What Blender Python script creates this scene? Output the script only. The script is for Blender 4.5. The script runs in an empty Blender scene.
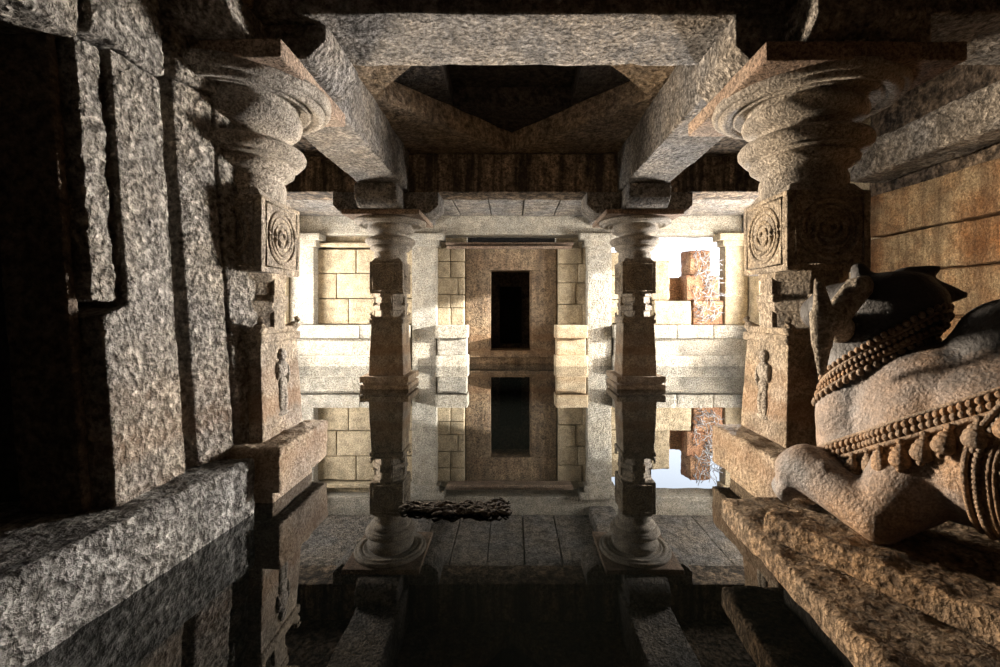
import bpy, bmesh, math, random
from mathutils import Vector, Matrix, noise
from mathutils.bvhtree import BVHTree

C = bpy.context.scene
COL = C.collection
R = math.radians
random.seed(7)

# ------------------------------------------------------------------ camera
cam_d = bpy.data.cameras.new('camera')
cam = bpy.data.objects.new('camera', cam_d); COL.objects.link(cam)
cam.location = (0, 0, 1.2); cam.rotation_euler = (R(90), 0, 0)
cam_d.sensor_width = 36; cam_d.lens = 16.2
cam_d.shift_x = -0.012; cam_d.shift_y = -0.0245
cam_d.clip_start = 0.05
C.camera = cam
# ------------------------------------------------------------------ exposure, sky, sun
C.view_settings.view_transform = 'Standard'
C.view_settings.look = 'None'
C.view_settings.gamma = 1.0
C.view_settings.use_curve_mapping = False
C.view_settings.exposure = 0.6
w = bpy.data.worlds.new('sky'); C.world = w; w.use_nodes = True
bg = w.node_tree.nodes['Background']
bg.inputs[0].default_value = (0.80, 0.88, 1.0, 1); bg.inputs[1].default_value = 2.2

def lamp_area(name, loc, rot, sx, sy, power, col):
    d = bpy.data.lights.new(name, 'AREA'); d.shape = 'RECTANGLE'; d.size = sx; d.size_y = sy
    d.energy = power; d.color = col
    o = bpy.data.objects.new(name, d); COL.objects.link(o); o.location = loc; o.rotation_euler = rot
    return o
def aim(o, tgt):
    d = Vector(tgt) - o.location
    o.rotation_euler = d.to_track_quat('-Z', 'Y').to_euler()
sun_d = bpy.data.lights.new('sun', 'SUN'); sun_d.energy = 15; sun_d.angle = R(1.2); sun_d.color = (1, .95, .86)
sun = bpy.data.objects.new('sun', sun_d); COL.objects.link(sun)
sun.location = (8, 6, 5); aim(sun, (8-7.4, 6+1.6, 5-1.55))
# daylight in the side openings, plus added low lamps for the bull and slabs
def opening(name, loc, tgt, sx, sy, power, col, spread):
    o = lamp_area(name, loc, (0,0,0), sx, sy, power, col); aim(o, tgt); o.data.spread = R(spread); return o
opening('low_fill_left', (-4.5, 7.6, 1.0), (1.6, 2.0, 1.1), .8, 1.1, 165, (1, .82, .62), 60)
opening('low_fill_right', (4.6, 7.5, 1.0), (-1.8, 2.0, 1.4), .8, 1.1, 150, (1, .93, .86), 60)
opening('daylight_left_back', (-5.0, 8.2, 1.4), (0, 8.2, 2.5), 1.5, 1.8, 180, (1, .93, .84), 140)
opening('daylight_right_back', (5.0, 7.9, 1.5), (0, 8.0, 2.7), 1.4, 1.8, 270, (1, .93, .84), 150)

# ------------------------------------------------------------------ materials
def stone(name, c1, c2, dark=(.03,.027,.024), grain=28, pit=.5, bump=.012, rough=.85, stain=None, stain_amt=0, streak=0, grunge=.5, spec=.3, cav=.65):
    m = bpy.data.materials.new(name); m.use_nodes = True
    nt = m.node_tree; N = nt.nodes; L = nt.links
    b = N['Principled BSDF']; b.inputs['Roughness'].default_value = rough
    b.inputs['Specular IOR Level'].default_value = spec
    tc = N.new('ShaderNodeTexCoord'); oi = N.new('ShaderNodeObjectInfo')
    ad = N.new('ShaderNodeVectorMath'); ad.operation = 'MULTIPLY_ADD'
    comb = N.new('ShaderNodeCombineXYZ')
    for i in range(3): L.new(oi.outputs['Random'], comb.inputs[i])
    L.new(comb.outputs[0], ad.inputs[0]); ad.inputs[1].default_value = (17, 31, 23); L.new(tc.outputs['Object'], ad.inputs[2])
    P = ad.outputs[0]
    def noi(scale, det=6, ro=.6, vec=P):
        n = N.new('ShaderNodeTexNoise'); n.inputs['Scale'].default_value = scale; n.inputs['Detail'].default_value = det
        n.inputs['Roughness'].default_value = ro; L.new(vec, n.inputs['Vector']); return n.outputs['Fac']
    def ramp(f, a, bb, ca=(0,0,0,1), cb=(1,1,1,1)):
        r = N.new('ShaderNodeValToRGB'); r.color_ramp.elements[0].position = a; r.color_ramp.elements[1].position = bb
        r.color_ramp.elements[0].color = ca; r.color_ramp.elements[1].color = cb; L.new(f, r.inputs[0]); return r.outputs[0]
    def mix(f, a, bb, typ='MIX'):
        x = N.new('ShaderNodeMix'); x.data_type = 'RGBA'; x.blend_type = typ
        if isinstance(f, float): x.inputs[0].default_value = f
        else: L.new(f, x.inputs[0])
        for s, v in ((6, a), (7, bb)):
            if isinstance(v, tuple): x.inputs[s].default_value = (*v[:3], 1)
            else: L.new(v, x.inputs[s])
        return x.outputs[2]
    big = noi(1.7, 4); med = noi(7, 6, .65); fine = noi(grain*2.2, 6, .7)
    col = mix(ramp(big, .38, .62), c1, c2)
    g = ramp(med, .36, .62)
    col = mix(g, mix(grunge, col, dark), col)
    fr = ramp(fine, .36, .64, (.5,.5,.5,1), (1.3,1.3,1.3,1))
    col = mix(1.0, col, fr, 'MULTIPLY')
    relief = ramp(noi(grain, 5, .6), .36, .62)
    col = mix(1.0, col, ramp(relief, 0, .8, (1-cav,(1-cav)*.95,(1-cav)*.9,1), (1.15,1.15,1.15,1)), 'MULTIPLY')
    if streak:
        mp = N.new('ShaderNodeMapping'); mp.inputs['Scale'].default_value = (9, 9, .7); L.new(P, mp.inputs[0])
        s = ramp(noi(1.0, 5, .6, mp.outputs[0]), .40, .62)
        col = mix(s, mix(streak, col, dark), col)
    if stain:
        ge = N.new('ShaderNodeNewGeometry'); sp = N.new('ShaderNodeSeparateXYZ'); L.new(ge.outputs['Position'], sp.inputs[0])
        ma = N.new('ShaderNodeMath'); ma.operation = 'MULTIPLY_ADD'; L.new(med, ma.inputs[0]); ma.inputs[1].default_value = .22; L.new(sp.outputs[2], ma.inputs[2])
        r = N.new('ShaderNodeValToRGB'); e = r.color_ramp.elements
        e[0].position = .30; e[0].color = (.35,.35,.35,1); e[1].position = .42; e[1].color = (.75,.75,.75,1)
        for p, v in ((.52,.2),(.60,.15),(.66,.85),(.74,.8),(.80,.25),(.90,.5),(.99,0)):
            q = e.new(p); q.color = (v,v,v,1)
        L.new(ma.outputs[0], r.inputs[0])
        mm = N.new('ShaderNodeMath'); mm.operation = 'MULTIPLY'; L.new(r.outputs[0], mm.inputs[0]); mm.inputs[1].default_value = stain_amt
        col = mix(mm.outputs[0], col, stain)
    L.new(col, b.inputs['Base Color'])
    vo = N.new('ShaderNodeTexVoronoi'); vo.inputs['Scale'].default_value = grain*1.1; L.new(P, vo.inputs['Vector'])
    h = N.new('ShaderNodeMath'); h.operation = 'MULTIPLY_ADD'; L.new(vo.outputs['Distance'], h.inputs[0]); h.inputs[1].default_value = pit*.5; L.new(relief, h.inputs[2])
    bu = N.new('ShaderNodeBump'); bu.inputs['Strength'].default_value = 1.0; bu.inputs['Distance'].default_value = bump
    L.new(h.outputs[0], bu.inputs['Height']); L.new(bu.outputs[0], b.inputs['Normal'])
    return m

BROWN = (.21,.11,.05)
M_slab = stone('hacked_granite', (.36,.33,.29), (.46,.40,.32), cav=.75, grain=25, pit=.9, bump=.040, stain=(.25,.14,.07), stain_amt=.35, grunge=.35)
M_ledge = stone('ledge_granite', (.34,.33,.31), (.42,.40,.36), cav=.72, grain=24, pit=.9, bump=.040, grunge=.65)
M_pillar = stone('pillar_granite', (.38,.33,.27), (.46,.37,.26), cav=.45, grain=45, pit=.5, bump=.009, stain=BROWN, stain_amt=.65, grunge=.55)
M_cap = stone('capital_granite', (.40,.36,.31), (.50,.43,.34), cav=.5, grain=55, pit=.5, bump=.008, grunge=.45)
M_edge = stone('rust_edged_granite', (.30,.20,.14), (.40,.30,.22), grain=50, bump=.005, grunge=.5)
M_beam = stone('beam_granite', (.34,.32,.30), (.44,.38,.31), grain=27, pit=.8, bump=.030, grunge=.65)
M_dbeam = stone('streaked_brown_granite', (.46,.34,.24), (.52,.38,.25), dark=(.012,.010,.009), grain=24, pit=.6, bump=.016, streak=.85, grunge=.7)  # brown stone with dark vertical streaks
M_ceil = stone('dark_ceiling_stone', (.17,.13,.10), (.27,.20,.14), dark=(.012,.010,.009), grain=14, pit=1, bump=.03, grunge=.75)  # dark brown stone for the ceilings and upper right wall
M_recess = stone('shaded_recess_stone', (.05,.04,.034), (.075,.058,.045), dark=(.01,.009,.008), grain=14, pit=1, bump=.02, grunge=.6)  # darker copy of the ceiling stone: recess shade put into the colour
M_cslab = stone('brown_ceiling_slab_stone', (.34,.26,.19), (.42,.31,.20), dark=(.03,.025,.02), cav=.5, grain=16, pit=.8, bump=.02, grunge=.6)
M_wall = stone('buff_granite', (.52,.43,.29), (.62,.52,.36), cav=.3, grain=40, pit=.5, bump=.008, stain=(.34,.18,.07), stain_amt=.45, grunge=.4)
M_owall = stone('orange_stained_granite', (.54,.25,.09), (.62,.47,.28), dark=(.07,.035,.018), cav=.35, grain=44, pit=.6, bump=.010, streak=.6, grunge=.5)
M_pale = stone('pale_rough_granite', (.55,.52,.45), (.64,.58,.47), cav=.45, grain=40, pit=1.0, bump=.018, grunge=.35)
M_door = stone('brown_stained_granite', (.34,.23,.14), (.44,.32,.20), grain=34, pit=.4, bump=.008, stain=BROWN, stain_amt=.6, streak=.4, grunge=.5)
M_plat = stone('platform_granite', (.40,.25,.13), (.34,.26,.18), grain=36, pit=1.0, bump=.018, grunge=.5)
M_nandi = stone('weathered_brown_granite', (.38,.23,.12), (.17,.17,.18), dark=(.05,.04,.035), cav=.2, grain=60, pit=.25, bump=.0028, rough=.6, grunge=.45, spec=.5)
def blacken_top(m, z0, z1):                                                      # blends to black with height over head and hump, ragged by noise
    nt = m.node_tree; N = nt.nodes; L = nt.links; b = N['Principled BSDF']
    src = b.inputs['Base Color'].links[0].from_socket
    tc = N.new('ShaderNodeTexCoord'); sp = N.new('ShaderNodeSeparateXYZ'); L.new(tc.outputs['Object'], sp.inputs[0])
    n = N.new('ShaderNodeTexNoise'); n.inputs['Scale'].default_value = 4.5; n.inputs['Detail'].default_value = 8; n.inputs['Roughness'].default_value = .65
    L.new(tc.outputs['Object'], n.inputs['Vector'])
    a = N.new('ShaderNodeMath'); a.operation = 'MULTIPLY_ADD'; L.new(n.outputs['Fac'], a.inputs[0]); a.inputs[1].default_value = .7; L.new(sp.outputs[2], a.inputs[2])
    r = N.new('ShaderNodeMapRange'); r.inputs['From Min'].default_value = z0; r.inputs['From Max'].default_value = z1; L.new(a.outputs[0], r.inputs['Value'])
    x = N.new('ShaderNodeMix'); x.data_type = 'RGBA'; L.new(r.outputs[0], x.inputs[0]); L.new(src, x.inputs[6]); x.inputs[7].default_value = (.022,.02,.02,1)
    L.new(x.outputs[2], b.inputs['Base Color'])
blacken_top(M_nandi, .90, 1.03)
M_orn = stone('carved_brown_granite', (.34,.20,.10), (.26,.19,.13), dark=(.04,.03,.02), cav=.3, grain=80, pit=.3, bump=.003, rough=.6, grunge=.45, spec=.5)
M_dark = stone('unlit_room_stone', (.03,.026,.022), (.045,.036,.028), dark=(.01,.01,.01), grain=20, bump=.01)  # near-black colour puts the darkness of the unlit rooms into the stone
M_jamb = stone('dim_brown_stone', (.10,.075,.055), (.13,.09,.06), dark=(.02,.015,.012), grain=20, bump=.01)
M_red = stone('red_block_granite', (.46,.22,.12), (.55,.34,.20), grain=40, bump=.01, grunge=.4)
M_wood = stone('wet_bark', (.07,.055,.04), (.10,.08,.06), dark=(.01,.01,.01), grain=60, bump=.008, rough=.9, spec=.1)
M_twig = stone('grey_dry_twig', (.45,.47,.52), (.60,.60,.60), grain=60, bump=.002)

def water_mat():
    m = bpy.data.materials.new('still_water'); m.use_nodes = True
    nt = m.node_tree; N = nt.nodes; L = nt.links; N.remove(N['Principled BSDF'])
    out = N['Material Output']
    lw = N.new('ShaderNodeLayerWeight'); lw.inputs['Blend'].default_value = .5
    fr = N.new('ShaderNodeMath'); fr.operation = 'POWER'; L.new(lw.outputs['Facing'], fr.inputs[0]); fr.inputs[1].default_value = 2.7
    df = N.new('ShaderNodeBsdfDiffuse'); df.inputs['Color'].default_value = (.006,.007,.006,1)
    gl = N.new('ShaderNodeBsdfGlossy'); gl.inputs['Roughness'].default_value = .004; gl.inputs['Color'].default_value = (.86,.87,.88,1)
    mx = N.new('ShaderNodeMixShader'); L.new(fr.outputs[0], mx.inputs[0]); L.new(df.outputs[0], mx.inputs[1]); L.new(gl.outputs[0], mx.inputs[2])
    tc = N.new('ShaderNodeTexCoord'); n = N.new('ShaderNodeTexNoise'); n.inputs['Scale'].default_value = 3; n.inputs['Detail'].default_value = 2
    L.new(tc.outputs['Object'], n.inputs['Vector'])
    bu = N.new('ShaderNodeBump'); bu.inputs['Strength'].default_value = .06; bu.inputs['Distance'].default_value = .004
    L.new(n.outputs['Fac'], bu.inputs['Height']); L.new(bu.outputs[0], gl.inputs['Normal'])
    L.new(mx.outputs[0], out.inputs[0]); return m
M_water = water_mat()

# ------------------------------------------------------------------ mesh builder
def tag(o, label=None, cat=None, group=None, kind=None):
    if label: o['label'] = label
    if cat: o['category'] = cat
    if group: o['group'] = group
    if kind: o['kind'] = kind
    return o
def empty(name, loc, label=None, cat=None, group=None):
    o = bpy.data.objects.new(name, None); COL.objects.link(o); o.location = loc; o.empty_display_size = .2
    return tag(o, label, cat, group)
def fbm(p, f=1.0):
    return (noise.noise(p*3.1*f)*.55 + noise.noise(p*9.3*f)*.30 + noise.noise(p*27*f)*.22)
class MB:
    def __init__(s): s.v = []; s.f = []
    def rbox(s, x0,x1,y0,y1,z0,z1, res=.06, r=.012, amp=.006, warp=None, M=None, f=1.0):
        lo = (x0,y0,z0); hi = (x1,y1,z1)
        ax = []
        for k in range(3):
            L_ = hi[k]-lo[k]; rr = min(r, L_*.3)
            n = max(1, min(130, int(L_/res)))
            pts = [0, rr*.45, rr] + [rr+(L_-2*rr)*i/n for i in range(1,n)] + [L_-rr, L_-rr*.45, L_]
            ax.append([lo[k]+t for t in pts])
        n = [len(a) for a in ax]; idx = {}
        seed = Vector((random.random()*40, random.random()*40, random.random()*40))
        def vid(i,j,k):
            key = (i,j,k)
            if key in idx: return idx[key]
            p = Vector((ax[0][i],ax[1][j],ax[2][k]))
            q = Vector([min(max(p[t], lo[t]+min(r,(hi[t]-lo[t])*.3)), hi[t]-min(r,(hi[t]-lo[t])*.3)) for t in range(3)])
            d = p-q; dn = d.normalized()
            rr = min(r, min(hi[t]-lo[t] for t in range(3))*.3)
            cnt = sum(1 for t in range(3) if abs(d[t])>1e-6)
            if cnt > 1: p = q + dn*max(rr, 1e-4)*1.0
            if amp:
                p = p + dn*amp*1.6*fbm(p+seed, f)
            if warp: p = warp(p)
            if M: p = M @ p
            idx[key] = len(s.v); s.v.append(p); return idx[key]
        def face(fn, a, b, flip):
            for i in range(a-1):
                for j in range(b-1):
                    q = [fn(i,j), fn(i+1,j), fn(i+1,j+1), fn(i,j+1)]
                    s.f.append(q[::-1] if flip else q)
        face(lambda i,j: vid(i,j,0), n[0], n[1], True); face(lambda i,j: vid(i,j,n[2]-1), n[0], n[1], False)
        face(lambda i,j: vid(i,0,j), n[0], n[2], False); face(lambda i,j: vid(i,n[1]-1,j), n[0], n[2], True)
        face(lambda i,j: vid(0,i,j), n[1], n[2], True); face(lambda i,j: vid(n[0]-1,i,j), n[1], n[2], False)
        return s
    def lathe(s, cx, cy, prof, seg=64, amp=0.0, rot=0.0, sub=1):
        base = len(s.v); n = len(prof)
        for (r_, z) in prof:
            for k in range(seg):
                a = 2*math.pi*k/seg + rot
                p = Vector((cx+r_*math.cos(a), cy+r_*math.sin(a), z))
                if amp: p += Vector((math.cos(a), math.sin(a), 0))*amp*fbm(p*1.5)
                s.v.append(p)
        for i in range(n-1):
            for k in range(seg):
                a = base+i*seg+k; b = base+i*seg+(k+1)%seg
                s.f.append([a, b, b+seg, a+seg])
        s.f.append([base+k for k in range(seg)][::-1]); s.f.append([base+(n-1)*seg+k for k in range(seg)])
        return s
    def ball(s, c, rx, ry=None, rz=None, seg=10, rings=7, M=None):
        ry = ry or rx; rz = rz or rx; base = len(s.v); c = Vector(c)
        T = (lambda p: c + (M @ p)) if M else (lambda p: c + p)
        s.v.append(T(Vector((0,0,-rz))))
        for i in range(1, rings):
            t = math.pi*i/rings
            for k in range(seg):
                a = 2*math.pi*k/seg
                s.v.append(T(Vector((rx*math.sin(t)*math.cos(a), ry*math.sin(t)*math.sin(a), -rz*math.cos(t)))))
        s.v.append(T(Vector((0,0,rz)))); top = len(s.v)-1
        for k in range(seg):
            s.f.append([base, base+1+(k+1)%seg, base+1+k])
            o = base+1+(rings-2)*seg; s.f.append([top, o+k, o+(k+1)%seg])
        for i in range(rings-2):
            for k in range(seg):
                a = base+1+i*seg+k; b = base+1+i*seg+(k+1)%seg
                s.f.append([a, b, b+seg, a+seg])
        return s
    def caps(s, a, b, ra, rb, n=8, seg=16, rings=12):
        a = Vector(a); b = Vector(b)
        for i in range(n+1):
            t = i/n; s.ball(a.lerp(b, t), ra+(rb-ra)*t, seg=seg, rings=rings)
        return s
    def tube(s, pts, rad, seg=8, closed=False):
        pts = [Vector(p) for p in pts]; n = len(pts); base = len(s.v)
        up = Vector((0,0,1))
        for i, p in enumerate(pts):
            a = pts[(i-1)%n] if (i>0 or closed) else p; b = pts[(i+1)%n] if (i<n-1 or closed) else p
            t = (b-a).normalized(); x = t.cross(up)
            if x.length < .05: x = t.cross(Vector((0,1,0)))
            x.normalize(); y = x.cross(t)
            rr = rad[i] if isinstance(rad, (list,tuple)) else rad
            for k in range(seg):
                q = 2*math.pi*k/seg; s.v.append(p + x*rr*math.cos(q) + y*rr*math.sin(q))
        m = n if closed else n-1
        for i in range(m):
            for k in range(seg):
                a = base+i*seg+k; b = base+i*seg+(k+1)%seg; c = base+((i+1)%n)*seg+(k+1)%seg; d = base+((i+1)%n)*seg+k
                s.f.append([a,b,c,d])
        if not closed:
            s.f.append([base+k for k in range(seg)][::-1]); s.f.append([base+(n-1)*seg+k for k in range(seg)])
        return s
    def build(s, name, mat, parent=None, smooth=True, origin=None):
        me = bpy.data.meshes.new(name)
        xs = [v[0] for v in s.v]; ys = [v[1] for v in s.v]; zs = [v[2] for v in s.v]
        if origin is None:
            o0 = Vector((0,0,0)) if parent else Vector(((min(xs)+max(xs))/2, (min(ys)+max(ys))/2, min(zs)))
        else: o0 = Vector(origin)
        me.from_pydata([tuple(Vector(v)-o0) for v in s.v], [], s.f); me.update()
        bm = bmesh.new(); bm.from_mesh(me); bmesh.ops.recalc_face_normals(bm, faces=bm.faces); bm.to_mesh(me); bm.free()
        if smooth: me.polygons.foreach_set('use_smooth', [True]*len(me.polygons))
        me.materials.append(mat)
        o = bpy.data.objects.new(name, me); COL.objects.link(o)
        if parent: o.parent = parent
        else: o.location = o0
        return o
def copy_tree(o, parent=None):
    kids = list(o.children)
    c = o.copy(); COL.objects.link(c)
    if parent: c.parent = parent
    for k in kids: copy_tree(k, c)
    return c
def block(name, dims, mat, label, cat, group=None, kind=None, **kw):
    o = MB().rbox(*dims, **kw).build(name, mat)
    return tag(o, label, cat, group, kind)

# ------------------------------------------------------------------ setting: floor, water, shell
def struct(name, mb, mat): return tag(mb.build(name, mat), kind='structure')
struct('floor', MB().rbox(-6,6,-3.4,12.6,-.75,-.6, res=1, amp=0), M_dark)
m = MB(); m.v = [Vector(p) for p in ((-5.6,-3,.03),(5.6,-3,.03),(5.6,9.75,.03),(-5.6,9.75,.03))]; m.f = [[0,1,2,3]]
tag(m.build('water', M_water, origin=(0,0,0)), 'dark still water flooding the whole hall floor and mirroring the pillars', 'water', kind='stuff')

# ceilings
c = MB()
c.rbox(-5.2,5.2,-3.2,2.9,3.5,3.8, res=.25, amp=.012)                       # bay around the camera
for s_ in (-1,1):
    x0, x1 = sorted((s_*1.75, s_*5.2)); c.rbox(x0,x1,2.9,6.9,3.45,3.8, res=.2, amp=.012)
struct('ceiling_cap', MB().rbox(-2.0,2.0,2.9,7.0,4.08,4.3, res=.2, amp=.02), M_recess)   # cap above the lantern
for s_ in (-1,1):
    x0, x1 = sorted((s_*1.85, s_*2.1)); c.rbox(x0,x1,2.6,7.2,3.7,4.2, res=.3, amp=0)
    y0, y1 = ((2.6,2.85) if s_<0 else (7.0,7.25)); c.rbox(-2,2,y0,y1,3.7,4.2, res=.3, amp=0)
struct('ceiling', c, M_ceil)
c = MB(); xs_ = [-5.2,-3.9,-2.45,-1.75,-1.05,-.42,.22,.85,1.6,2.4,3.7,5.2]
for a, b in zip(xs_, xs_[1:]): c.rbox(a+.008,b-.008,6.95,9.8,3.12+random.uniform(-.01,.01),3.4, res=.12, amp=.008)
c.rbox(-5.2,5.2,6.95,9.8,3.38,3.6, res=.6, amp=0)
struct('ceiling_back', c, M_beam)

def courses(mb, x0, x1, y0, y1, zs, avg=.7, axis='x', amp=.006, gap=.006, seed=0, res=.09):
    rnd = random.Random(seed)
    for za, zb in zip(zs, zs[1:]):
        a, e = (x0, x1) if axis == 'x' else (y0, y1)
        cuts = [a]
        while cuts[-1] < e-avg*1.3: cuts.append(cuts[-1]+avg*rnd.uniform(.7,1.35))
        cuts.append(e)
        for p, q in zip(cuts, cuts[1:]):
            d = rnd.uniform(-.012,.012)
            if axis == 'x': mb.rbox(p+gap,q-gap,y0+d,y1,za+gap,zb-gap, res=res, amp=amp, r=.014)
            else: mb.rbox(x0+d,x1+d,p+gap,q-gap,za+gap,zb-gap, res=res, amp=amp, r=.014)

# side walls
wl = MB()
courses(wl,-4.62,-4.3, 2.6,7.0, [-.6,.3,.8,1.3,1.8,2.3,2.9,3.5], avg=1.0, axis='y', seed=2)
wl.rbox(-5.3,-4.5,2.5,7.0,-.6,3.5, res=.3, amp=0)
wl.rbox(-5.3,-4.6,9.15,9.9,-.6,3.5, res=.3, amp=.01); wl.rbox(-5.3,-4.6,4.2,9.2,2.45,3.5, res=.3, amp=.01)
wl.rbox(-5.3,-4.6,4.2,9.2,-.6,.25, res=.3, amp=.01)
wl.rbox(-5.3,-2.25,2.35,2.6,-.6,3.5, res=.3, amp=.01)                       # cross wall behind the leaning slabs
struct('wall_left', wl, M_wall)
wr = MB()
courses(wr, 3.9,4.5, 2.4,4.98, [-.6,.2,.68,1.13,1.57,1.97,2.43], avg=9, axis='y', seed=5, amp=.014, res=.05, gap=.012)
wr.rbox(4.1,4.5,-3.2,5.0,-.6,2.4, res=.3, amp=0)
struct('wall_right', wr, M_owall)
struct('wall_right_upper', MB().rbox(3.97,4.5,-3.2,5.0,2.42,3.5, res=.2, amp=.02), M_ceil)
wr2 = MB()
wr2.rbox(4.2,4.75,4.9,6.9,-.6,3.5, res=.3, amp=.01)
wr2.rbox(4.9,5.4,7.0,9.2,2.7,3.5, res=.3, amp=.01); wr2.rbox(4.88,5.4,8.9,9.95,-.6,3.5, res=.2, amp=.01); 
wr2.rbox(4.7,5.4,6.8,7.05,-.6,3.5, res=.3, amp=.01)
struct('wall_right_back', wr2, M_wall)
wf = MB(); wf.rbox(-5.3,5.3,-3.4,-3.15,-.6,3.5, res=1, amp=0)
struct('wall_front', wf, M_dark)

# ------------------------------------------------------------------ doorway and slabs on the left of the camera
def lean(p):                                                                # the slabs lean back from the aisle
    return Vector((p.x - .075*(p.z-.34), p.y, p.z))
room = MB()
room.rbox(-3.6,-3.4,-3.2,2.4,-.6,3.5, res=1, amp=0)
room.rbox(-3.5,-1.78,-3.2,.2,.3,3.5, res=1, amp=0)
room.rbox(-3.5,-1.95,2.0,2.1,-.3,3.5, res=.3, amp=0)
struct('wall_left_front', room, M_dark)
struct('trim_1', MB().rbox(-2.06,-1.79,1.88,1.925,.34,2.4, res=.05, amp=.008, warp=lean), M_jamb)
block('stone_ledge', (-2.6,-1.55,-.6,2.60,-.5,.345), M_ledge, 'long rough stone ledge running low beside the water on the left', 'ledge', res=.026, amp=.010, r=.022, f=2.2,
      warp=lambda p: Vector((p.x + (.10*(p.y-2.0)+.01 if p.x > -1.9 else 0), p.y, p.z)))
G = 'leaning upright slabs beside the left doorway'
S = dict(res=.014, amp=.009, r=.016, f=3.0)
def lean(p):
    y = p.y; b = .33*max(0, y-2.43)
    return Vector((p.x + b - .070*(p.z-.34), y, p.z))
def leanA(p):                                                               # shoulder cut at the upper left of the widest slab
    k = max(0, min(1, (p.z-1.17)/.05))
    return lean(Vector((p.x, 2.355-(2.355-p.y)*(1-.31*k), p.z)))
block('upright_slab', (-1.95,-1.70,1.935,2.355,.34,2.40), M_slab, 'widest pale pitted upright slab, next to the dark doorway', 'slab', G, warp=leanA, **S)
block('upright_slab', (-1.98,-1.735,1.93,2.045,1.235,2.38), M_slab, 'narrow mottled jamb strip hanging in front of the dark doorway', 'slab', None, res=.011, amp=.014, r=.012, f=4.0, warp=lean)
block('upright_slab', (-1.92,-1.70,2.435,2.655,.34,2.45), M_slab, 'brownish upright slab between the widest pitted slab and the slab by the pillar', 'slab', G, warp=lean, **S)
def lean3(p):
    q = lean(p); k = max(0, (p.z-1.9)/.6)
    if p.y > 2.74: q.y -= .09*k*k*(p.y-2.74)/.12
    return q
block('upright_slab', (-1.90,-1.695,2.665,2.86,.34,2.44), M_slab, 'pale upright slab touching the near left carved pillar', 'slab', G, warp=lean3, **S)
S2 = dict(res=.018, amp=.014, r=.022, f=2.2)
block('architrave_block', (-2.3,-1.70,1.0,1.93,2.35,2.80), M_slab, 'grey architrave stone over the dark left doorway', 'stone block', None, warp=lean, **S2)
block('architrave_block', (-2.1,-1.67,1.945,2.365,2.415,3.1), M_slab, 'bulky pale stone resting on the widest pitted slab', 'stone block', None, warp=lean, **S2)
block('architrave_block', (-2.1,-1.67,2.435,2.93,2.46,2.84), M_slab, 'lichen tinted stone sloping down toward the near left capital', 'stone block', None,
      warp=lambda p: lean(Vector((p.x, p.y, 2.46+(p.z-2.46)*(1-(p.y-2.435)/.495*.85)))), **S2)
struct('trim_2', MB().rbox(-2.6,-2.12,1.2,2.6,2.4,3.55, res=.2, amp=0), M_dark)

# ------------------------------------------------------------------ pillars
def noisy_prism(mb, cx, cy, secs, seg, rot=0, amp=.003):
    mb.lathe(cx, cy, secs, seg=seg, rot=rot, amp=amp)
def octa(w):                                                                # radius of an octagon w across flats
    return w/2/math.cos(math.pi/8)
def sqtaper(mb, w0, w1, z0, z1, res=.035, amp=.005, r=.01):
    def wp(p):
        t = (p.z-z0)/(z1-z0); k = w0+(w1-w0)*t
        return Vector((p.x*k/w0, p.y*k/w0, p.z))
    mb.rbox(-w0/2,w0/2,-w0/2,w0/2,z0,z1, res=res, amp=amp, r=r, warp=wp)
def arm(mb, ang, l0, l1, wd=.57, z0=2.61, z1=2.92, res=.05):
    def wp(p):
        t = max(0, min(1, (p.x-(l1-.12))/.12)); h = (z1-p.z)/(z1-z0)
        return Vector((p.x, p.y, p.z + h*t*.12))
    mb.rbox(l0,l1,-wd/2,wd/2,z0,z1, res=res, amp=.006, r=.012, warp=wp, M=Matrix.Rotation(ang,4,'Z'))
def figure(mb, face_x, y, z, h, dirx):                                     # low relief of a standing figure on a pillar face
    s = h
    for (dy, dz, ry, rz) in ((0,.90,.09,.10),(0,.68,.15,.16),(0,.46,.12,.12),(-.07,.22,.07,.24),(.07,.22,.07,.24),(.17,.6,.04,.17),(-.17,.66,.04,.14),(0,.02,.17,.05)):
        mb.ball((face_x, y+dy*s*.8, z+dz*s), .026, ry*s, rz*s*.95, seg=12, rings=8)
def figure_front(mb, x, face_y, z, h):
    s = h
    for (dy, dz, ry, rz) in ((0,.90,.09,.10),(0,.68,.15,.16),(0,.46,.12,.12),(-.07,.22,.07,.24),(.07,.22,.07,.24),(.17,.6,.04,.17),(-.17,.66,.04,.14),(0,.02,.17,.05)):
        mb.ball((x+dy*s*.8, face_y, z+dz*s), ry*s, .026, rz*s*.95, seg=12, rings=8)
def ring_pts(axis, f, c0, c1, rad, n=40, r2=None):
    pts = []
    for k in range(n):
        a = 2*math.pi*k/n; p = (rad*math.cos(a), (r2 or rad)*math.sin(a))
        pts.append((f, c0+p[0], c1+p[1]) if axis == 'x' else (c0+p[0], f, c1+p[1]))
    return pts

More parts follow.
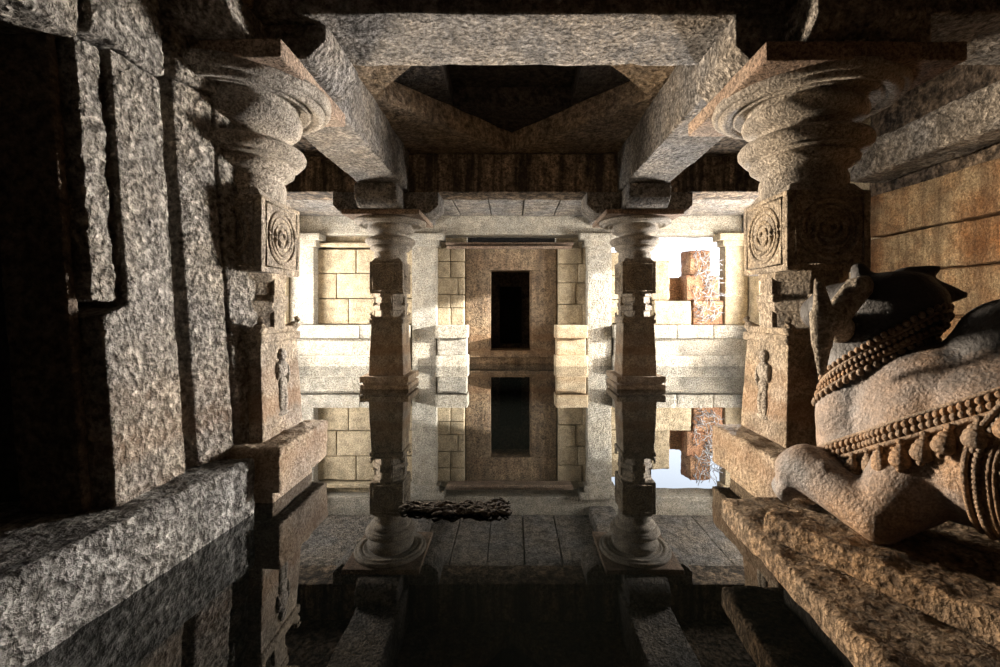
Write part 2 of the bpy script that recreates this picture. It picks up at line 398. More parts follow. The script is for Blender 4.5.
def pillar(x, y, label, near, zb=.38, seg=96, side=1):
    t = empty('carved_pillar', (x, y, 0), label, 'pillar')
    q = 1 if near else 2
    b = MB()                                                                # stepped base
    if near:
        x0, x1, y0, y1 = (-.43,.43,-.38,.31) if side < 0 else (-.45,.42,-.50,.30)
        b.rbox(x0,x1,y0,y1,.12,.385, res=.025, amp=.014, r=.02, f=1.8)
        b.rbox(x0+.09,x1-.09,y0+.09,y1-.07,-.6,.13, res=.06, amp=.01)
    else:
        hw = .36; b.rbox(-hw,hw,-hw,hw,.125,.215, res=.05, amp=.008, r=.015)
        b.rbox(-hw+.035,hw-.035,-hw+.035,hw-.035,.09,.13, res=.05, amp=.004); b.rbox(-hw,hw,-hw,hw,-.6,.095, res=.06, amp=.008, r=.015)
    b.build('base', M_pillar, t)
    lo = .38 if near else .21
    b = MB(); sqtaper(b, .53 if near else .52, .47 if near else .46, lo, .99, res=.03*q); b.rbox(-.255,.255,-.255,.255,.985,1.045, res=.05, r=.015, amp=.003)
    b.rbox(-.235,.235,-.235,.235,1.04,1.085, res=.05, r=.012, amp=.002)
    for k in range(4):                                                      # curled corner leaves
        Mx = Matrix.Rotation(k*math.pi/2,4,'Z')
        pts = [Mx @ Vector(p) for p in ((.19,.19,1.05),(.21,.21,1.07),(.232,.232,1.095),(.238,.238,1.12),(.230,.230,1.14),(.222,.222,1.135))]
        b.tube(pts, [.042,.038,.030,.022,.015,.010], seg=8)
    b.build('lower_block', M_pillar, t)
    if near:
        b = MB()
        for sx in (-1,1): figure(b, sx*.247, 0, .50, .44, sx)
        figure_front(b, 0, -.247, .50, .44); b.build('carved_figure', M_cap, t)
    b = MB()                                                                # eight sided middle with bands
    noisy_prism(b, 0,0, [(octa(.42),1.05),(octa(.42),1.17),(octa(.47),1.19),(octa(.47),1.25),(octa(.41),1.27),(octa(.41),1.37),(octa(.46),1.39),(octa(.46),1.45)], 8, math.pi/8)
    for k in range(4):
        Mx = Matrix.Rotation(k*math.pi/2,4,'Z')
        b.rbox(-.07,.07,-.235,-.19,1.06,1.40, res=.06, amp=.002, r=.008, M=Mx)
        b.rbox(-.10,.10,-.245,-.19,1.24,1.29, res=.06, amp=.002, r=.008, M=Mx)
    b.build('octagonal_shaft', M_pillar, t, smooth=False)
    b = MB(); b.rbox(-.25,.25,-.25,.25,1.43,1.905, res=.03*q, amp=.004, r=.01)
    ub = b.build('upper_block', M_pillar, t)
    b = MB()                                                                # round medallion with a curled animal on each visible face
    def T(m_, f, ax):
        m_.tube(ring_pts(ax, f, 0, 1.67, .17), .013, closed=True); m_.tube(ring_pts(ax, f, 0, 1.67, .135), .007, closed=True)
        sp = []
        for k in range(50):
            a = k*.26; rr = .025+.0020*k
            sp.append((f, rr*math.cos(a), 1.67+rr*math.sin(a)) if ax == 'x' else (rr*math.cos(a), f, 1.67+rr*math.sin(a)))
        m_.tube(sp, [.012+.006*math.sin(k*.9) for k in range(50)])
        bd = [(-.2,1.47),(.2,1.47),(.2,1.87),(-.2,1.87)]
        pts = [(f,a_,b_) if ax == 'x' else (a_,f,b_) for a_, b_ in bd]; m_.tube(pts, .009, closed=True)
    if near: T(b, .25, 'x'); T(b, -.25, 'x'); T(b, -.25, 'y')
    else: T(b, -.25, 'y'); T(b, .25, 'x'); T(b, -.25, 'x')
    b.build('medallion', M_pillar, ub)
    b = MB()                                                                # capital: neck, cushion, throat and broad ringed dish
    prof = [(.24,1.90),(.245,1.95),(.25,2.00),(.245,2.03),(.235,2.05),(.235,2.065),(.27,2.085),(.30,2.11),(.305,2.135),(.29,2.15),(.285,2.155),(.30,2.163),(.335,2.165),(.34,2.172),(.335,2.18),(.35,2.182),(.372,2.21),(.375,2.235),(.36,2.26),(.32,2.28),
            (.26,2.295),(.235,2.31),(.235,2.325),(.26,2.34),(.31,2.352),(.34,2.375),(.35,2.405),(.345,2.43),(.325,2.45),(.32,2.475),(.35,2.48),(.385,2.462),(.40,2.462),(.41,2.475),(.42,2.475),(.43,2.462),(.465,2.455),(.485,2.465),(.49,2.48),(.50,2.482),(.515,2.478),(.53,2.49),(.535,2.51),(.535,2.53)]
    top = 2.71 if (near and side < 0) else 2.612                           # the near left capital is taller
    kz = (top-2.612)/.23 + 1
    prof = [(r_, z_ if z_ < 2.3 else 2.3+(z_-2.3)*kz) for r_, z_ in prof]
    b.lathe(0,0,prof, seg=seg, amp=.004)
    sb = MB(); sqtaper(sb, .46, .38, 1.90, 1.96, res=.05, amp=.002); n0 = len(b.v); b.v += sb.v; b.f += [[i_+n0 for i_ in f_] for f_ in sb.f]
    b.build('capital', M_cap, t)
    ab = (.53 if side > 0 else .49) if near else .55
    b = MB(); b.rbox(-ab,ab,-ab,ab,(top-.10) if near else 2.54,top, res=.04*q, amp=.006, r=.01); b.build('abacus', M_edge, t)
    b = MB()
    b.rbox(-.285,.285,-.285,.285,top,2.92, res=.1, amp=.004)
    for k in range(4): arm(b, k*math.pi/2, .25, z0=top, l1= (.66 if side < 0 else .57) if near else .78, res=.03*q)
    b.build('bracket', M_beam, t)
    return t
pillar(-1.78, 3.0, 'near left carved pillar half hidden by leaning slabs, ringed capital above', True, side=-1)
pillar(1.87, 2.9, 'near right carved pillar with dark front, standing behind the stone bull', True)
pillar(-1.86, 6.9, 'far left carved pillar standing in the water left of the doorway', False)
pillar(1.88, 6.9, 'far right carved pillar standing in the water right of the doorway', False)

# ------------------------------------------------------------------ beams
B = dict(res=.045, amp=.012, r=.02)
block('stone_beam', (-4.6,3.95,2.62,3.2,2.925,3.5), M_beam, 'rough pale cross beam overhead nearest the camera, spanning the near pillars', 'beam', None, f=1.3, res=.035, amp=.014, r=.02)
block('stone_beam', (-4.6,4.75,6.65,7.15,2.93,3.5), M_dbeam, 'dark-streaked cross beam over the two far pillars', 'beam', None, **B)
block('stone_beam', (-2.12,-1.52,3.19,6.66,2.935,3.52), M_beam, 'long ceiling beam running from near left to far left pillar', 'beam', None, **B)
block('stone_beam', (1.56,2.16,3.19,6.66,2.935,3.52), M_beam, 'long ceiling beam running from near right to far right pillar', 'beam', None, **B)
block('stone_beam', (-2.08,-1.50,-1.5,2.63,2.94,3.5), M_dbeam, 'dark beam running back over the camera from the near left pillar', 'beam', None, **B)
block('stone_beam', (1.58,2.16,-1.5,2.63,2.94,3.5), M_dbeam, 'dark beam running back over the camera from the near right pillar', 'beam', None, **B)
block('stone_beam', (3.52,3.95,.6,4.75,2.53,2.87), M_beam, 'rough grey wall beam jutting above the orange blocks on the right', 'beam', None, res=.035, amp=.02, r=.05, f=1.2)
block('stone_beam', (-4.6,4.75,9.3,9.75,2.74,3.14), M_pale, 'pale smooth lintel beam along the far wall above the doorway', 'beam', None, **B)
for s_ in (-1,1):
    x0, x1 = sorted((s_*1.58, s_*2.08))
    block('stone_beam', (x0,x1,7.14,9.32,2.93,3.13), M_beam, 'short beam running from the far %s pillar to the far wall' % ('left' if s_<0 else 'right'), 'beam', None, **B)

# lantern ceiling: corner slabs set across the bay, then a second turned ring
def prism(poly, z0, z1, n=14, amp=.02):
    mb = MB(); A, Bp, Cp = [Vector(p) for p in poly]
    def grid(z, flip):
        base = len(mb.v); ids = {}
        for i in range(n+1):
            for j in range(n+1-i):
                p2 = A + (Bp-A)*i/n + (Cp-A)*j/n
                p = Vector((p2.x, p2.y, z)); p.z += amp*1.6*fbm(p*1.2); ids[(i,j)] = len(mb.v); mb.v.append(p)
        for i in range(n):
            for j in range(n-i):
                mb.f.append([ids[(i,j)], ids[(i+1,j)], ids[(i,j+1)]])
                if j < n-i-1: mb.f.append([ids[(i+1,j)], ids[(i+1,j+1)], ids[(i,j+1)]])
        return ids
    lo = grid(z0, True); hi = grid(z1, False)
    edges = [[(i,0) for i in range(n+1)], [(n-i,i) for i in range(n+1)], [(0,n-i) for i in range(n+1)]]
    for e in edges:
        for a, b in zip(e, e[1:]): mb.f.append([lo[a],lo[b],hi[b],hi[a]])
    return mb
XM, Y0, Y1 = 1.85, 2.9, 6.95; YM = 4.93
IX, IY0, IY1 = 1.52, 3.2, 6.65
names = {(-1,-1):'near left',(1,-1):'near right',(-1,1):'far left',(1,1):'far right'}
def ext(c, m1, m2):  return [c, m1, m2]
for sx in (-1,1):
    for sy in (-1,1):
        cx = sx*XM; cy = Y0 if sy < 0 else Y1
        # hypotenuse passes through the midpoints of the opening's sides
        hx = (IX/1.0); hy = (IY1-IY0)/2
        # extend along the line to the outer corner frame
        ex = XM-IX; ey = (Y1-Y0)/2-hy
        m1 = (sx*(-ey*hx/hy) if False else 0 - sx*ey*hx/hy, cy, 0)
        m2 = (cx, YM - sy*ex*hy/hx, 0)
        tag(prism([(cx,cy,0), m1, m2], 3.52, 3.80).build('ceiling_slab', M_cslab, smooth=False),
            'triangular slab across the %s corner of the central ceiling' % names[(sx,sy)], 'slab', 'corner slabs of the central ceiling')
hx, hy = IX/2, (IY1-IY0)/4
for k, (dx, dy, nm) in enumerate(((0,1,'far'),(0,-1,'near'),(1,0,'right'),(-1,0,'left'))):
    if dx == 0: tri = [(0, YM+dy*(2*hy+.25), 0), (-hx-.4, YM+dy*hy, 0), (hx+.4, YM+dy*hy, 0)]
    else: tri = [(dx*(2*hx+.25), YM, 0), (dx*hx, YM-hy-.4, 0), (dx*hx, YM+hy+.4, 0)]
    tag(prism(tri, 3.81, 4.06, amp=.012).build('ceiling_slab', M_recess, smooth=False),
        'small upper triangular slab on the %s side of the ceiling recess' % nm, 'slab', 'upper slabs of the central ceiling')

# ------------------------------------------------------------------ far wall
wb = MB()
zs = [.88,1.42,1.95,2.46]
courses(wb, -4.6,-2.08, 9.46,9.8, zs, avg=1.15, seed=12, gap=.009); courses(wb, 2.08,2.9, 9.46,9.8, [.9,1.40,1.9,2.4], avg=.6, seed=8)
courses(wb, -1.58,-1.0, 9.46,9.8, [.86,1.22,1.5,1.86,2.2,2.5], avg=.34, seed=4); courses(wb, .97,1.58, 9.46,9.8, [.86,1.3,1.75,2.15,2.5], avg=.42, seed=6)
wb.rbox(-4.65,-.98,9.75,10.1,-.6,2.8, res=.5, amp=0); wb.rbox(.95,2.95,9.75,10.1,-.6,2.3, res=.5, amp=0); wb.rbox(.95,2.1,9.75,10.1,2.2,2.8, res=.5, amp=0)
wb.rbox(2.9,4.75,9.75,10.1,-.6,.85, res=.5, amp=0)
wb.rbox(-4.7,-2.1,9.36,9.8,2.50,2.58, res=.15, amp=.006); wb.rbox(-4.7,-2.1,9.55,9.8,2.56,2.75, res=.15, amp=.006)
struct('wall_back', wb, M_wall)
G = 'pilasters against the far wall'
def pilaster(x, label, wd=.5, z0=-.5, M=M_pale):
    t = empty('pilaster', (x, 9.4, 0), label, 'pilaster', G)
    MB().rbox(-wd/2,wd/2,-.14,.14,z0,2.5, res=.06, amp=.008).build('shaft', M, t)
    b = MB(); b.rbox(-wd/2-.07,wd/2+.07,-.2,.1,2.49,2.62, res=.06, amp=.006)
    def wp(p):
        k = .55+.45*(p.z-2.61)/.13 if False else 1; return p
    b.rbox(-wd/2-.16,wd/2+.16,-.26,.1,2.61,2.745, res=.06, amp=.006); b.build('bracket', M, t)
    return t
pilaster(-1.81, 'rough pale pilaster left of the dark doorway'); pilaster(1.80, 'rough pale pilaster right of the dark doorway')
pilaster(-4.33, 'pilaster at the far left end of the far wall', z0=.875); pilaster(4.62, 'buff pilaster at the far right beside the bright gap', wd=.46, z0=.875, M=M_wall)

def bench(x0, x1, yf, label, M=M_pale, cuts=(), group=None):
    t = empty('stone_bench', ((x0+x1)/2, yf, 0), label, 'stone bench', group)
    cx = (x0+x1)/2
    cs = [x0]+list(cuts)+[x1]
    b = MB()
    for a, e in zip(cs, cs[1:]): b.rbox(a-cx+.005,e-cx-.005,-.05,.3,.60,.87, res=.08, amp=.008, r=.02)
    b.build('top_slab', M, t)
    b = MB(); b.rbox(x0-cx+.03,x1-cx-.03,.02,.3,.25,.60, res=.08, amp=.008, r=.02); b.build('middle_course', M, t)
    b = MB(); b.rbox(x0-cx,x1-cx,-.03,.3,-.5,.25, res=.08, amp=.008, r=.02); b.build('bottom_course', M, t)
    return t
bench(-4.58,-2.09,9.2, 'sunlit white stone bench along the far wall at left', cuts=(-3.1,))
bench(2.06,4.86,9.2, 'stone bench below the tumbled blocks at right, sun patch on it', cuts=(3.35,4.1))
bench(-1.56,-.90,9.2, 'short stone pedestal just left of the doorway', M_pale); bench(.88,1.55,9.2, 'short stone pedestal just right of the doorway', M_wall)

# doorway
d = empty('door_1', (-.02, 9.7, 0)); d['kind'] = 'structure'
b = MB(); b.rbox(-.97,-.47,-.1,.5,.3,2.03, res=.07, amp=.008); b.rbox(-.50,-.44,-.04,.4,.3,2.03, res=.07, amp=.004); b.build('jamb', M_door, d)
b = MB(); b.rbox(.44,.97,-.1,.5,.3,2.03, res=.07, amp=.008); b.rbox(.41,.47,-.04,.4,.3,2.03, res=.07, amp=.004); b.build('jamb', M_door, d)
MB().rbox(-.97,.97,-.1,.5,2.03,2.55, res=.07, amp=.008).build('door_lintel', M_door, d)
b = MB(); b.rbox(-.97,.97,-.12,.6,.17,.31, res=.07, amp=.006); b.rbox(-.97,.97,-.04,.6,-.5,.18, res=.1, amp=.006); b.build('sill', M_door, d)
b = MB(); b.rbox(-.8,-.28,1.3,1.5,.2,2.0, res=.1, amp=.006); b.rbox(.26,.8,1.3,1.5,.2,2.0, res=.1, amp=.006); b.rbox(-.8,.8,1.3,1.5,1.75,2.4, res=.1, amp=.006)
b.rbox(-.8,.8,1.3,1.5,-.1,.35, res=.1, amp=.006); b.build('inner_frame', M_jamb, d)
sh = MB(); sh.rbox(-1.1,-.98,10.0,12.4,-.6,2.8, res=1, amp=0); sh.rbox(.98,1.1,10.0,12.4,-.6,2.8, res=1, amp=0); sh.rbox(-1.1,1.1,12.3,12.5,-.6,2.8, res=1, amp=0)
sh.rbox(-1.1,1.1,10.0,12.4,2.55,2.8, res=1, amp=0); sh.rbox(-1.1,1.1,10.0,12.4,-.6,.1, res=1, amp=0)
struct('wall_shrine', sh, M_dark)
# eave over the doorway
b = MB(); b.rbox(-1.32,1.22,9.10,9.42,2.455,2.51, res=.06, amp=.006, r=.01, warp=lambda p: Vector((p.x,p.y,p.z+.03*(9.42-p.y)/.32*-1)))
b.rbox(-1.36,1.26,9.22,9.42,2.52,2.57, res=.06, amp=.006, r=.01)
tag(b.build('door_eave', M_edge), 'thin rust brown stone eave above the dark doorway', 'eave')

# tumbled blocks at right of the far wall
G = 'tumbled wall blocks on the right bench'
def tb(dims, mat, label, rot=0):
    cx, cy = (dims[0]+dims[1])/2, (dims[2]+dims[3])/2
    M = Matrix.Translation((cx,cy,0)) @ Matrix.Rotation(rot,4,'Z') @ Matrix.Translation((-cx,-cy,0))
    tag(MB().rbox(*dims, res=.05, amp=.02, r=.03, f=1.4, M=M).build('wall_block', mat), label, 'stone block', G)
tb((2.92,3.70,9.28,9.78,.875,1.37), M_wall, 'wide orange stained block sitting on the right bench')
tb((3.72,4.35,9.28,9.75,.875,1.37), M_red, 'reddish block at the lower right end of the tumbled pile', .05)
tb((2.92,3.30,9.42,9.8,1.38,2.22), M_wall, 'tall buff block at the left of the tumbled pile')
tb((3.32,3.72,9.62,9.9,1.38,1.88), M_red, 'small shadowed red block set back in the pile')
tb((3.60,4.30,9.30,9.75,1.38,1.90), M_red, 'red brown block in the middle row of the pile', .03)
tb((3.66,4.12,9.34,9.75,1.91,2.42), M_red, 'topmost reddish block under the bright sky gap', .12)
rt = random.Random(11); b = MB()
for k in range(150):
    x = rt.uniform(3.72,4.22); z = rt.uniform(.9,2.3); y = 9.2+rt.uniform(-.02,.1); a = rt.uniform(-1.2,1.2)+math.pi/4; l = rt.uniform(.08,.28)
    b.tube([(x,y,z),(x+l*.5*math.cos(a)+.01,y-.02,z+l*.5*math.sin(a)),(x+l*math.cos(a),y+.02,z+l*math.sin(a))], .007, seg=5)
tag(b.build('dry_twigs', M_twig), 'tangle of dry pale twigs over the red blocks at right', 'twigs', kind='stuff')

# ground outside, seen through nothing but lit by the sky
struct('trim_3', MB().rbox(-14,14,10.1,24,-1.2,-.7, res=4, amp=0), M_wall)

# ------------------------------------------------------------------ floating debris
b = MB(); rd = random.Random(4)
for k in range(64):
    l = rd.uniform(.08,.26); x0_ = rd.uniform(-.68,.0-l); y = 2.63+rd.uniform(-.09,.08)*(1 if x0_ > -.5 else .5); pts = []; n = 9
    for i in range(n):
        t = i/(n-1); pts.append((x0_+l*t, y+.022*math.sin(t*7+k)+rd.uniform(-.006,.006), .032+.016*abs(math.sin(t*4+k*1.7))+rd.uniform(0,.007)))
    b.tube(pts, [rd.uniform(.004,.010)*(.4 if i in (0,n-1) else 1) for i in range(n)], seg=6)
for k in range(14): b.ball((rd.uniform(-.6,-.03), 2.63+rd.uniform(-.05,.05), .036), rd.uniform(.02,.05), rd.uniform(.015,.03), .012, seg=10)
tag(b.build('floating_branch', M_wood), 'tangled dark branch debris floating on the water near the centre', 'driftwood')

# ------------------------------------------------------------------ platform under the bull
def plate(name, corners, z0, z1, mat, label, res=.03, amp=.014, r=.02, f=1.5):
    (ax_,ay),(bx,by),(cx_,cy),(dx_,dy) = corners      # front-left, back-left, back-right, front-right
    def wp(p):
        u, v = p.x, p.y
        X = (1-u)*(1-v)*ax_+(1-u)*v*bx+u*v*cx_+u*(1-v)*dx_; Y = (1-u)*(1-v)*ay+(1-u)*v*by+u*v*cy+u*(1-v)*dy
        return Vector((X,Y,p.z))
    o0 = wp(Vector((.5,.5,z0)))
    W = math.hypot(dx_-ax_, dy-ay); H = math.hypot(bx-ax_, by-ay)
    def wp2(p):
        return wp(Vector((p.x/W, p.y/H, p.z)))
    tag(MB().rbox(0,W,0,H,z0,z1, res=res, amp=amp, r=r, f=f, warp=wp2).build(name, mat), label, 'stone slab')
plate('platform_slab', [(.87,-.2),(1.0,2.17),(3.3,2.17),(3.3,-.2)], .19, .295, M_plat, 'broad lower slab of the bull platform at the water edge')
struct('trim_4', MB().rbox(1.22,3.2,-.2,2.02,-.6,.19, res=.06, amp=.02), M_dark)
plate('platform_slab', [(1.91,-.17),(1.00,1.80),(1.95,2.10),(2.9,.2)], .292, .388, M_plat, 'thick upper slab directly beneath the stone bull', res=.022, amp=.016)

# ------------------------------------------------------------------ the stone bull
O = Vector((1.385, 2.02, .383)); F = Vector((-.453,.891,0)); LV = Vector((-.891,-.453,0)); Z = Vector((0,0,1))
def P(u, v, w_): return O + F*u + LV*v + Z*w_
MR = Matrix((F, LV, Z)).transposed()                                         # columns F, LV, Z
bull = empty('stone_bull', tuple(P(-.5,0,0)), 'large reclining stone bull with carved necklaces on the right platform', 'bull statue')
m = MB()
def el(u,v,w_,ru,rv,rw,seg=32,rings=20): m.ball(P(u,v,w_), ru, rv, rw, seg=seg, rings=rings, M=MR)
def cp(a, b_, ra, rb, n=10): m.caps(P(*a), P(*b_), ra, rb, n=n, seg=20, rings=14)
# trunk
def trunk():
    el(-.46,0,.38,.34,.25,.32); el(-.70,0,.38,.42,.31,.34); el(-.62,.06,.34,.26,.26,.25); el(-1.05,0,.36,.36,.30,.33); el(-.24,0,.27,.24,.19,.24)
    el(-.66,0,.62,.25,.16,.22); el(-.62,0,.71,.17,.12,.15)                  # hump
    el(-.42,.13,.36,.17,.14,.22); el(-.42,-.13,.36,.17,.14,.22)             # shoulders
def neck():
    el(-.17,0,.36,.17,.175,.26); el(-.19,0,.56,.165,.15,.26); el(-.22,0,.70,.175,.14,.2)
    el(-.24,0,.80,.20,.14,.13)
trunk(); neck()
m_t = MB(); m_all = m; m = m_t; trunk(); neck(); m = MB(); m_n = m; neck(); m = m_all
# head, looking away toward the doorway, worn at the muzzle
el(-.24,0,.85,.20,.15,.11); el(-.10,0,.83,.15,.11,.10); el(.0,0,.80,.08,.08,.08)
el(-.28,0,.93,.11,.12,.035)
cp((-.20,.05,.90),(-.19,.08,.975),.045,.032,5); cp((-.26,-.10,.90),(-.30,-.16,.965),.045,.03,5)  # broken horns
for t in range(9):                                                           # leaf shaped right ear and worn crest
    q = t/8; el(-.32-.11*q,-.07-.07*q,.88-.01*q,.06*(1-.75*q)+.006,.05*(1-.7*q),.075*(1-.85*q)+.006,16,10)
    el(-.28-.07*q,-.06-.07*q,.92+.055*q,.05*(1-.6*q)+.006,.04*(1-.6*q),.06*(1-.8*q)+.006,16,10)
# folded fore legs
def leg(sg):
    cp((-.345,sg*.285,.075),(-.06,sg*.205,.155),.080,.098); cp((-.06,sg*.205,.155),(-.03,sg*.20,.13),.098,.098,3)
    cp((-.03,sg*.21,.10),(.035,sg*.22,.045),.055,.042); cp((.035,sg*.22,.05),(.0,sg*.26,.035),.045,.035); cp((-.02,sg*.26,.09),(.0,sg*.27,.04),.03,.03)
    cp((-.345,sg*.285,.075),(-.42,sg*.09,.27),.078,.17,14); el(-.16,sg*.262,.15,.035,.05,.075,16,10)
leg(1); leg(-1)
# hind leg and rump
el(-1.15,.18,.22,.25,.14,.22); cp((-.98,.30,.08),(-.80,.33,.06),.08,.05); el(-1.3,0,.34,.2,.24,.28)
cp((-1.45,0,.5),(-1.5,.1,.1),.03,.025)
def remesh(mb, voxel, name, it=7):
    me = bpy.data.meshes.new('tmp'); me.from_pydata([tuple(v) for v in mb.v], [], mb.f); me.update()
    o = bpy.data.objects.new('tmp', me); COL.objects.link(o)
    r = o.modifiers.new('r', 'REMESH'); r.mode = 'VOXEL'; r.voxel_size = voxel; r.use_smooth_shade = True
    s = o.modifiers.new('s', 'SMOOTH'); s.iterations = it; s.factor = .6
    dg = bpy.context.evaluated_depsgraph_get(); ev = o.evaluated_get(dg)
    me2 = bpy.data.meshes.new_from_object(ev, depsgraph=dg); me2.name = name
    bpy.data.objects.remove(o); bpy.data.meshes.remove(me)
    return me2
me = remesh(m, .0115, 'body')
def tree(mb_):
    q = remesh(mb_, .02, 'q'); return BVHTree.FromPolygons([v.co for v in q.vertices], [tuple(p.vertices) for p in q.polygons])
bvh = tree(m_t); bvh_n = tree(m_n)
o_b = bull.location.copy()
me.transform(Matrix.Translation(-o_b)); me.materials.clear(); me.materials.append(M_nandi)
me.polygons.foreach_set('use_smooth', [True]*len(me.polygons))
ob = bpy.data.objects.new('body', me); COL.objects.link(ob); ob.parent = bull
def fin(mb, name, mat=None, lab=None):
    o = mb.build(name, mat or M_orn, bull, origin=o_b); 
    if lab: o['label'] = lab
    return o
# left ear hanging down in front of the neck, broken at the top
b = MB()
def leaf(p0, p1, w0, w1, n=9):                                              # a flat tapering lobe with a bevelled face
    a = Vector(p0); e = Vector(p1); t_ = (e-a).normalized(); sd = t_.cross(Vector((-.5,-.85,.1))).normalized(); nn = sd.cross(t_)
    Mx = Matrix((sd, nn, t_)).transposed()
    for i_ in range(n): 
        q = i_/(n-1); ww = w0+(w1-w0)*q; b.ball(a.lerp(e, q), ww, ww*.55, (e-a).length/n*1.6, seg=12, rings=8, M=Mx)
leaf((1.345,1.745,1.285), (1.235,1.735,1.155), .050, .050)
leaf((1.182,1.73,1.285), (1.205,1.735,1.15), .022, .044)
leaf((1.200,1.735,1.18), (1.205,1.75,1.06), .050, .038)
leaf((1.205,1.75,1.07), (1.222,1.775,.955), .036, .018)
b.caps((1.345,1.745,1.285), (1.40,1.79,1.285), .04, .05, n=5, seg=10, rings=8)
b.caps((1.235,1.735,1.155), (1.33,1.83,1.12), .045, .06, n=5, seg=10, rings=8)
em = remesh(b, .007, 'ear', 3); em.transform(Matrix.Translation(-o_b)); em.materials.clear(); em.materials.append(M_cap)
em.polygons.foreach_set('use_smooth', [True]*len(em.polygons))
eo = bpy.data.objects.new('ear', em); COL.objects.link(eo); eo.parent = bull; eo['label'] = 'pale worn left ear hanging beside the neck'

def loop(cu, cw, slope, off, n=220, du=0.0):
    T_ = bvh_n if cu > -.3 else bvh
    """points and normals where a tilted plane cuts the body"""
    c_ = P(cu+du, 0, cw+off); e1 = (F - Z*slope).normalized(); e2 = LV; res_ = []
    for k in range(n):
        a = 2*math.pi*k/n; d_ = e1*math.cos(a)+e2*math.sin(a)
        h = T_.ray_cast(c_ + d_*.9, -d_)
        if h[0] is None: continue
        res_.append((h[0], h[1]))
    return res_
def resample(pts, step):
    out = [pts[0]]; acc = 0
    n = len(pts)
    for i in range(1, n+1):
        a = pts[i-1]; b_ = pts[i % n]; L_ = (b_[0]-a[0]).length
        if L_ > .12: continue
        while acc + L_ >= step:
            t = (step-acc)/L_; p = a[0].lerp(b_[0], t); a = (p, b_[1]); L_ = (b_[0]-p).length; acc = 0; out.append((p, b_[1]))
        acc += L_
    return out
def beads(cu, cw, slope, off, r_, step):
    mb = MB()
    for p, nrm in resample(loop(cu,cw,slope,off), step): mb.ball(p+nrm*r_*.4, r_, r_, r_*1.15, seg=7, rings=5)
    return mb
def cordm(cu, cw, slope, off, r_):
    pts = [p+n_*r_*.3 for p, n_ in resample(loop(cu,cw,slope,off), .02)]
    return MB().tube(pts, r_, closed=True)
for k, (off, r_, st) in enumerate(((.035,.012,.026),(0,.010,.020),(-.026,.010,.020),(-.058,.013,.030))):
    fin(beads(-.19,.60,.80,off,r_,st), 'bead_collar')
fin(cordm(-.19,.60,.80,.016,.008), 'collar_cord'); fin(cordm(-.19,.60,.80,-.040,.008), 'collar_cord')
for off, r_, st in ((0,.0125,.024),(-.026,.0125,.024)):
    fin(beads(-.40,.415,.60,off,r_,st), 'bead_garland')
fin(cordm(-.40,.415,.60,.020,.007), 'garland_cord'); fin(cordm(-.40,.415,.60,-.048,.010), 'garland_cord')
# bells hanging from the garland
lp = resample(loop(-.40,.415,.60,-.055), .078)
for p, nrm in lp:
    if nrm.dot(LV) < -.35: continue
    mb = MB(); q = p + nrm*.012
    dn = (-Z - nrm*(-Z.dot(nrm))*-1); dn = (-Z + nrm*Z.dot(nrm)).normalized()
    side = nrm.cross(dn).normalized(); Mq = Matrix((side, nrm, -dn)).transposed()
    for (t, r_) in ((.0,.014),(.015,.012),(.032,.022),(.05,.030),(.066,.033)): mb.ball(q+dn*t, r_, r_*.85, r_*.8, seg=12, rings=8, M=Mq)
    mb.ball(q+dn*.094, .011, seg=8, rings=6)
    fin(mb, 'bell')
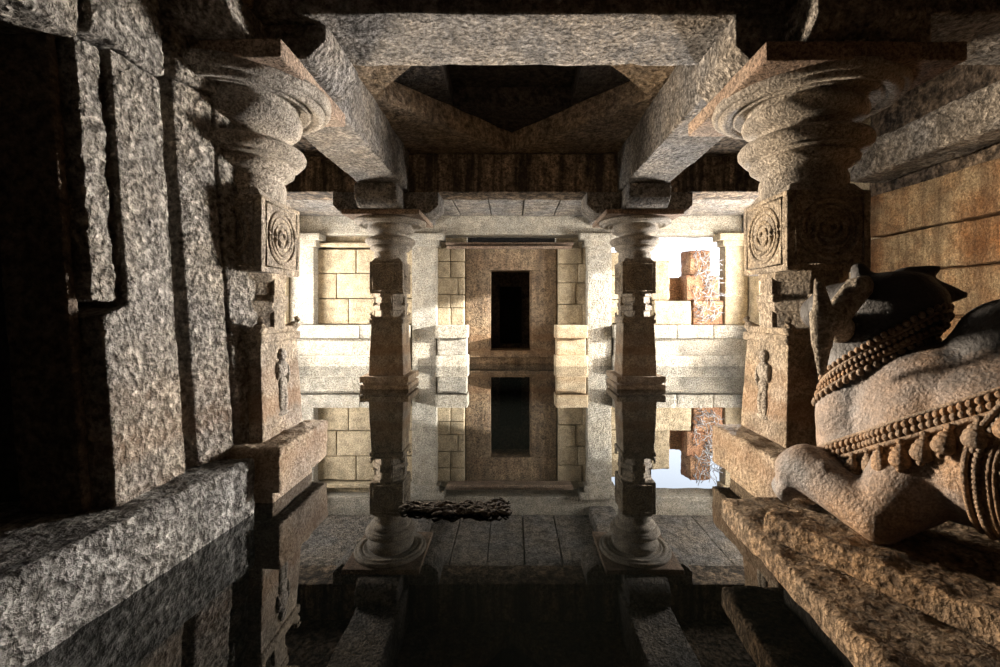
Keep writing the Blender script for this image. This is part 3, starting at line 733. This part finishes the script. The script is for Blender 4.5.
# saddle cloth with carved borders
def ring_at(u, a):
    c_ = P(u, 0, .34); d_ = LV*math.cos(a)+Z*math.sin(a)
    h = bvh.ray_cast(c_+d_*.9, -d_)
    return (h[0], h[1]) if h[0] is not None else (c_+d_*.3, d_)
A0, A1, NA = R(-48), R(120), 70
def strip(u0, u1, off, nu=6, bulge=0.0):
    mb = MB(); ids = []
    for i in range(nu+1):
        row = []
        for k in range(NA+1):
            a = A0+(A1-A0)*k/NA; u = u0+(u1-u0)*i/nu - bulge*math.cos(a)**2*0 
            p, n_ = ring_at(u + (-.20*math.sin(a)**2 if a > 0 else 0), a); row.append(len(mb.v)); mb.v.append(p+n_*off)
        ids.append(row)
    for i in range(nu):
        for k in range(NA): mb.f.append([ids[i][k],ids[i][k+1],ids[i+1][k+1],ids[i+1][k]])
    base = len(mb.v)
    for i in range(nu+1):
        for k in range(NA+1):
            v = mb.v[ids[i][k]]; a = A0+(A1-A0)*k/NA; mb.v.append(v.lerp(P((u0+u1)/2,0,.34), .06))
    W = NA+1
    for i in range(nu):
        for k in range(NA): mb.f.append([base+ids[i][k],base+ids[i+1][k],base+ids[i+1][k+1],base+ids[i][k+1]])
    for k in range(NA):
        for i in (0, nu): mb.f.append([ids[i][k],ids[i][k+1],base+ids[i][k+1],base+ids[i][k]])
    for i in range(nu):
        for k in (0, NA): mb.f.append([ids[i][k],ids[i+1][k],base+ids[i+1][k],base+ids[i][k]])
    return mb
cloth = fin(strip(-.585,-1.15,.010, nu=16), 'saddle_cloth')
def edge_tube(u, r_, off=.012):
    pts = []
    for k in range(NA+1):
        a = A0+(A1-A0)*k/NA; p, n_ = ring_at(u+(-.20*math.sin(a)**2 if a > 0 else 0), a); pts.append(p+n_*off)
    return MB().tube(pts, r_)
mb = MB()
for u, r_ in ((-.585,.009),(-.635,.006),(-.647,.006),(-.745,.008)):
    t = edge_tube(u, r_); n0 = len(mb.v); mb.v += t.v; mb.f += [[i+n0 for i in f] for f in t.f]
o = mb.build('border_ridge', M_orn, cloth, origin=o_b)
mb = MB()
for k in range(60):
    a = A0+(A1-A0)*k/60; p, n_ = ring_at(-.61+(-.20*math.sin(a)**2 if a > 0 else 0), a)
    tdir = (Z*math.cos(a)-LV*math.sin(a)).normalized(); mb.ball(p+n_*.014, .010,.010,.010, seg=7, rings=5)
    if k % 2 == 0:
        p, n_ = ring_at(-.69+(-.20*math.sin(a)**2 if a > 0 else 0), a)
        e1 = F; e2 = n_.cross(F).normalized(); pts = []
        for j in range(12):
            q = j*math.pi*1.7/11; rr = .030-.0012*j; pts.append(p+n_*.014+e1*rr*math.cos(q)+e2*rr*math.sin(q))
        mb.tube(pts, [.009]*11+[.004], seg=6); mb.ball(p+n_*.012, .010, seg=7, rings=5)
mb.build('scroll_carving', M_orn, cloth, origin=o_b)
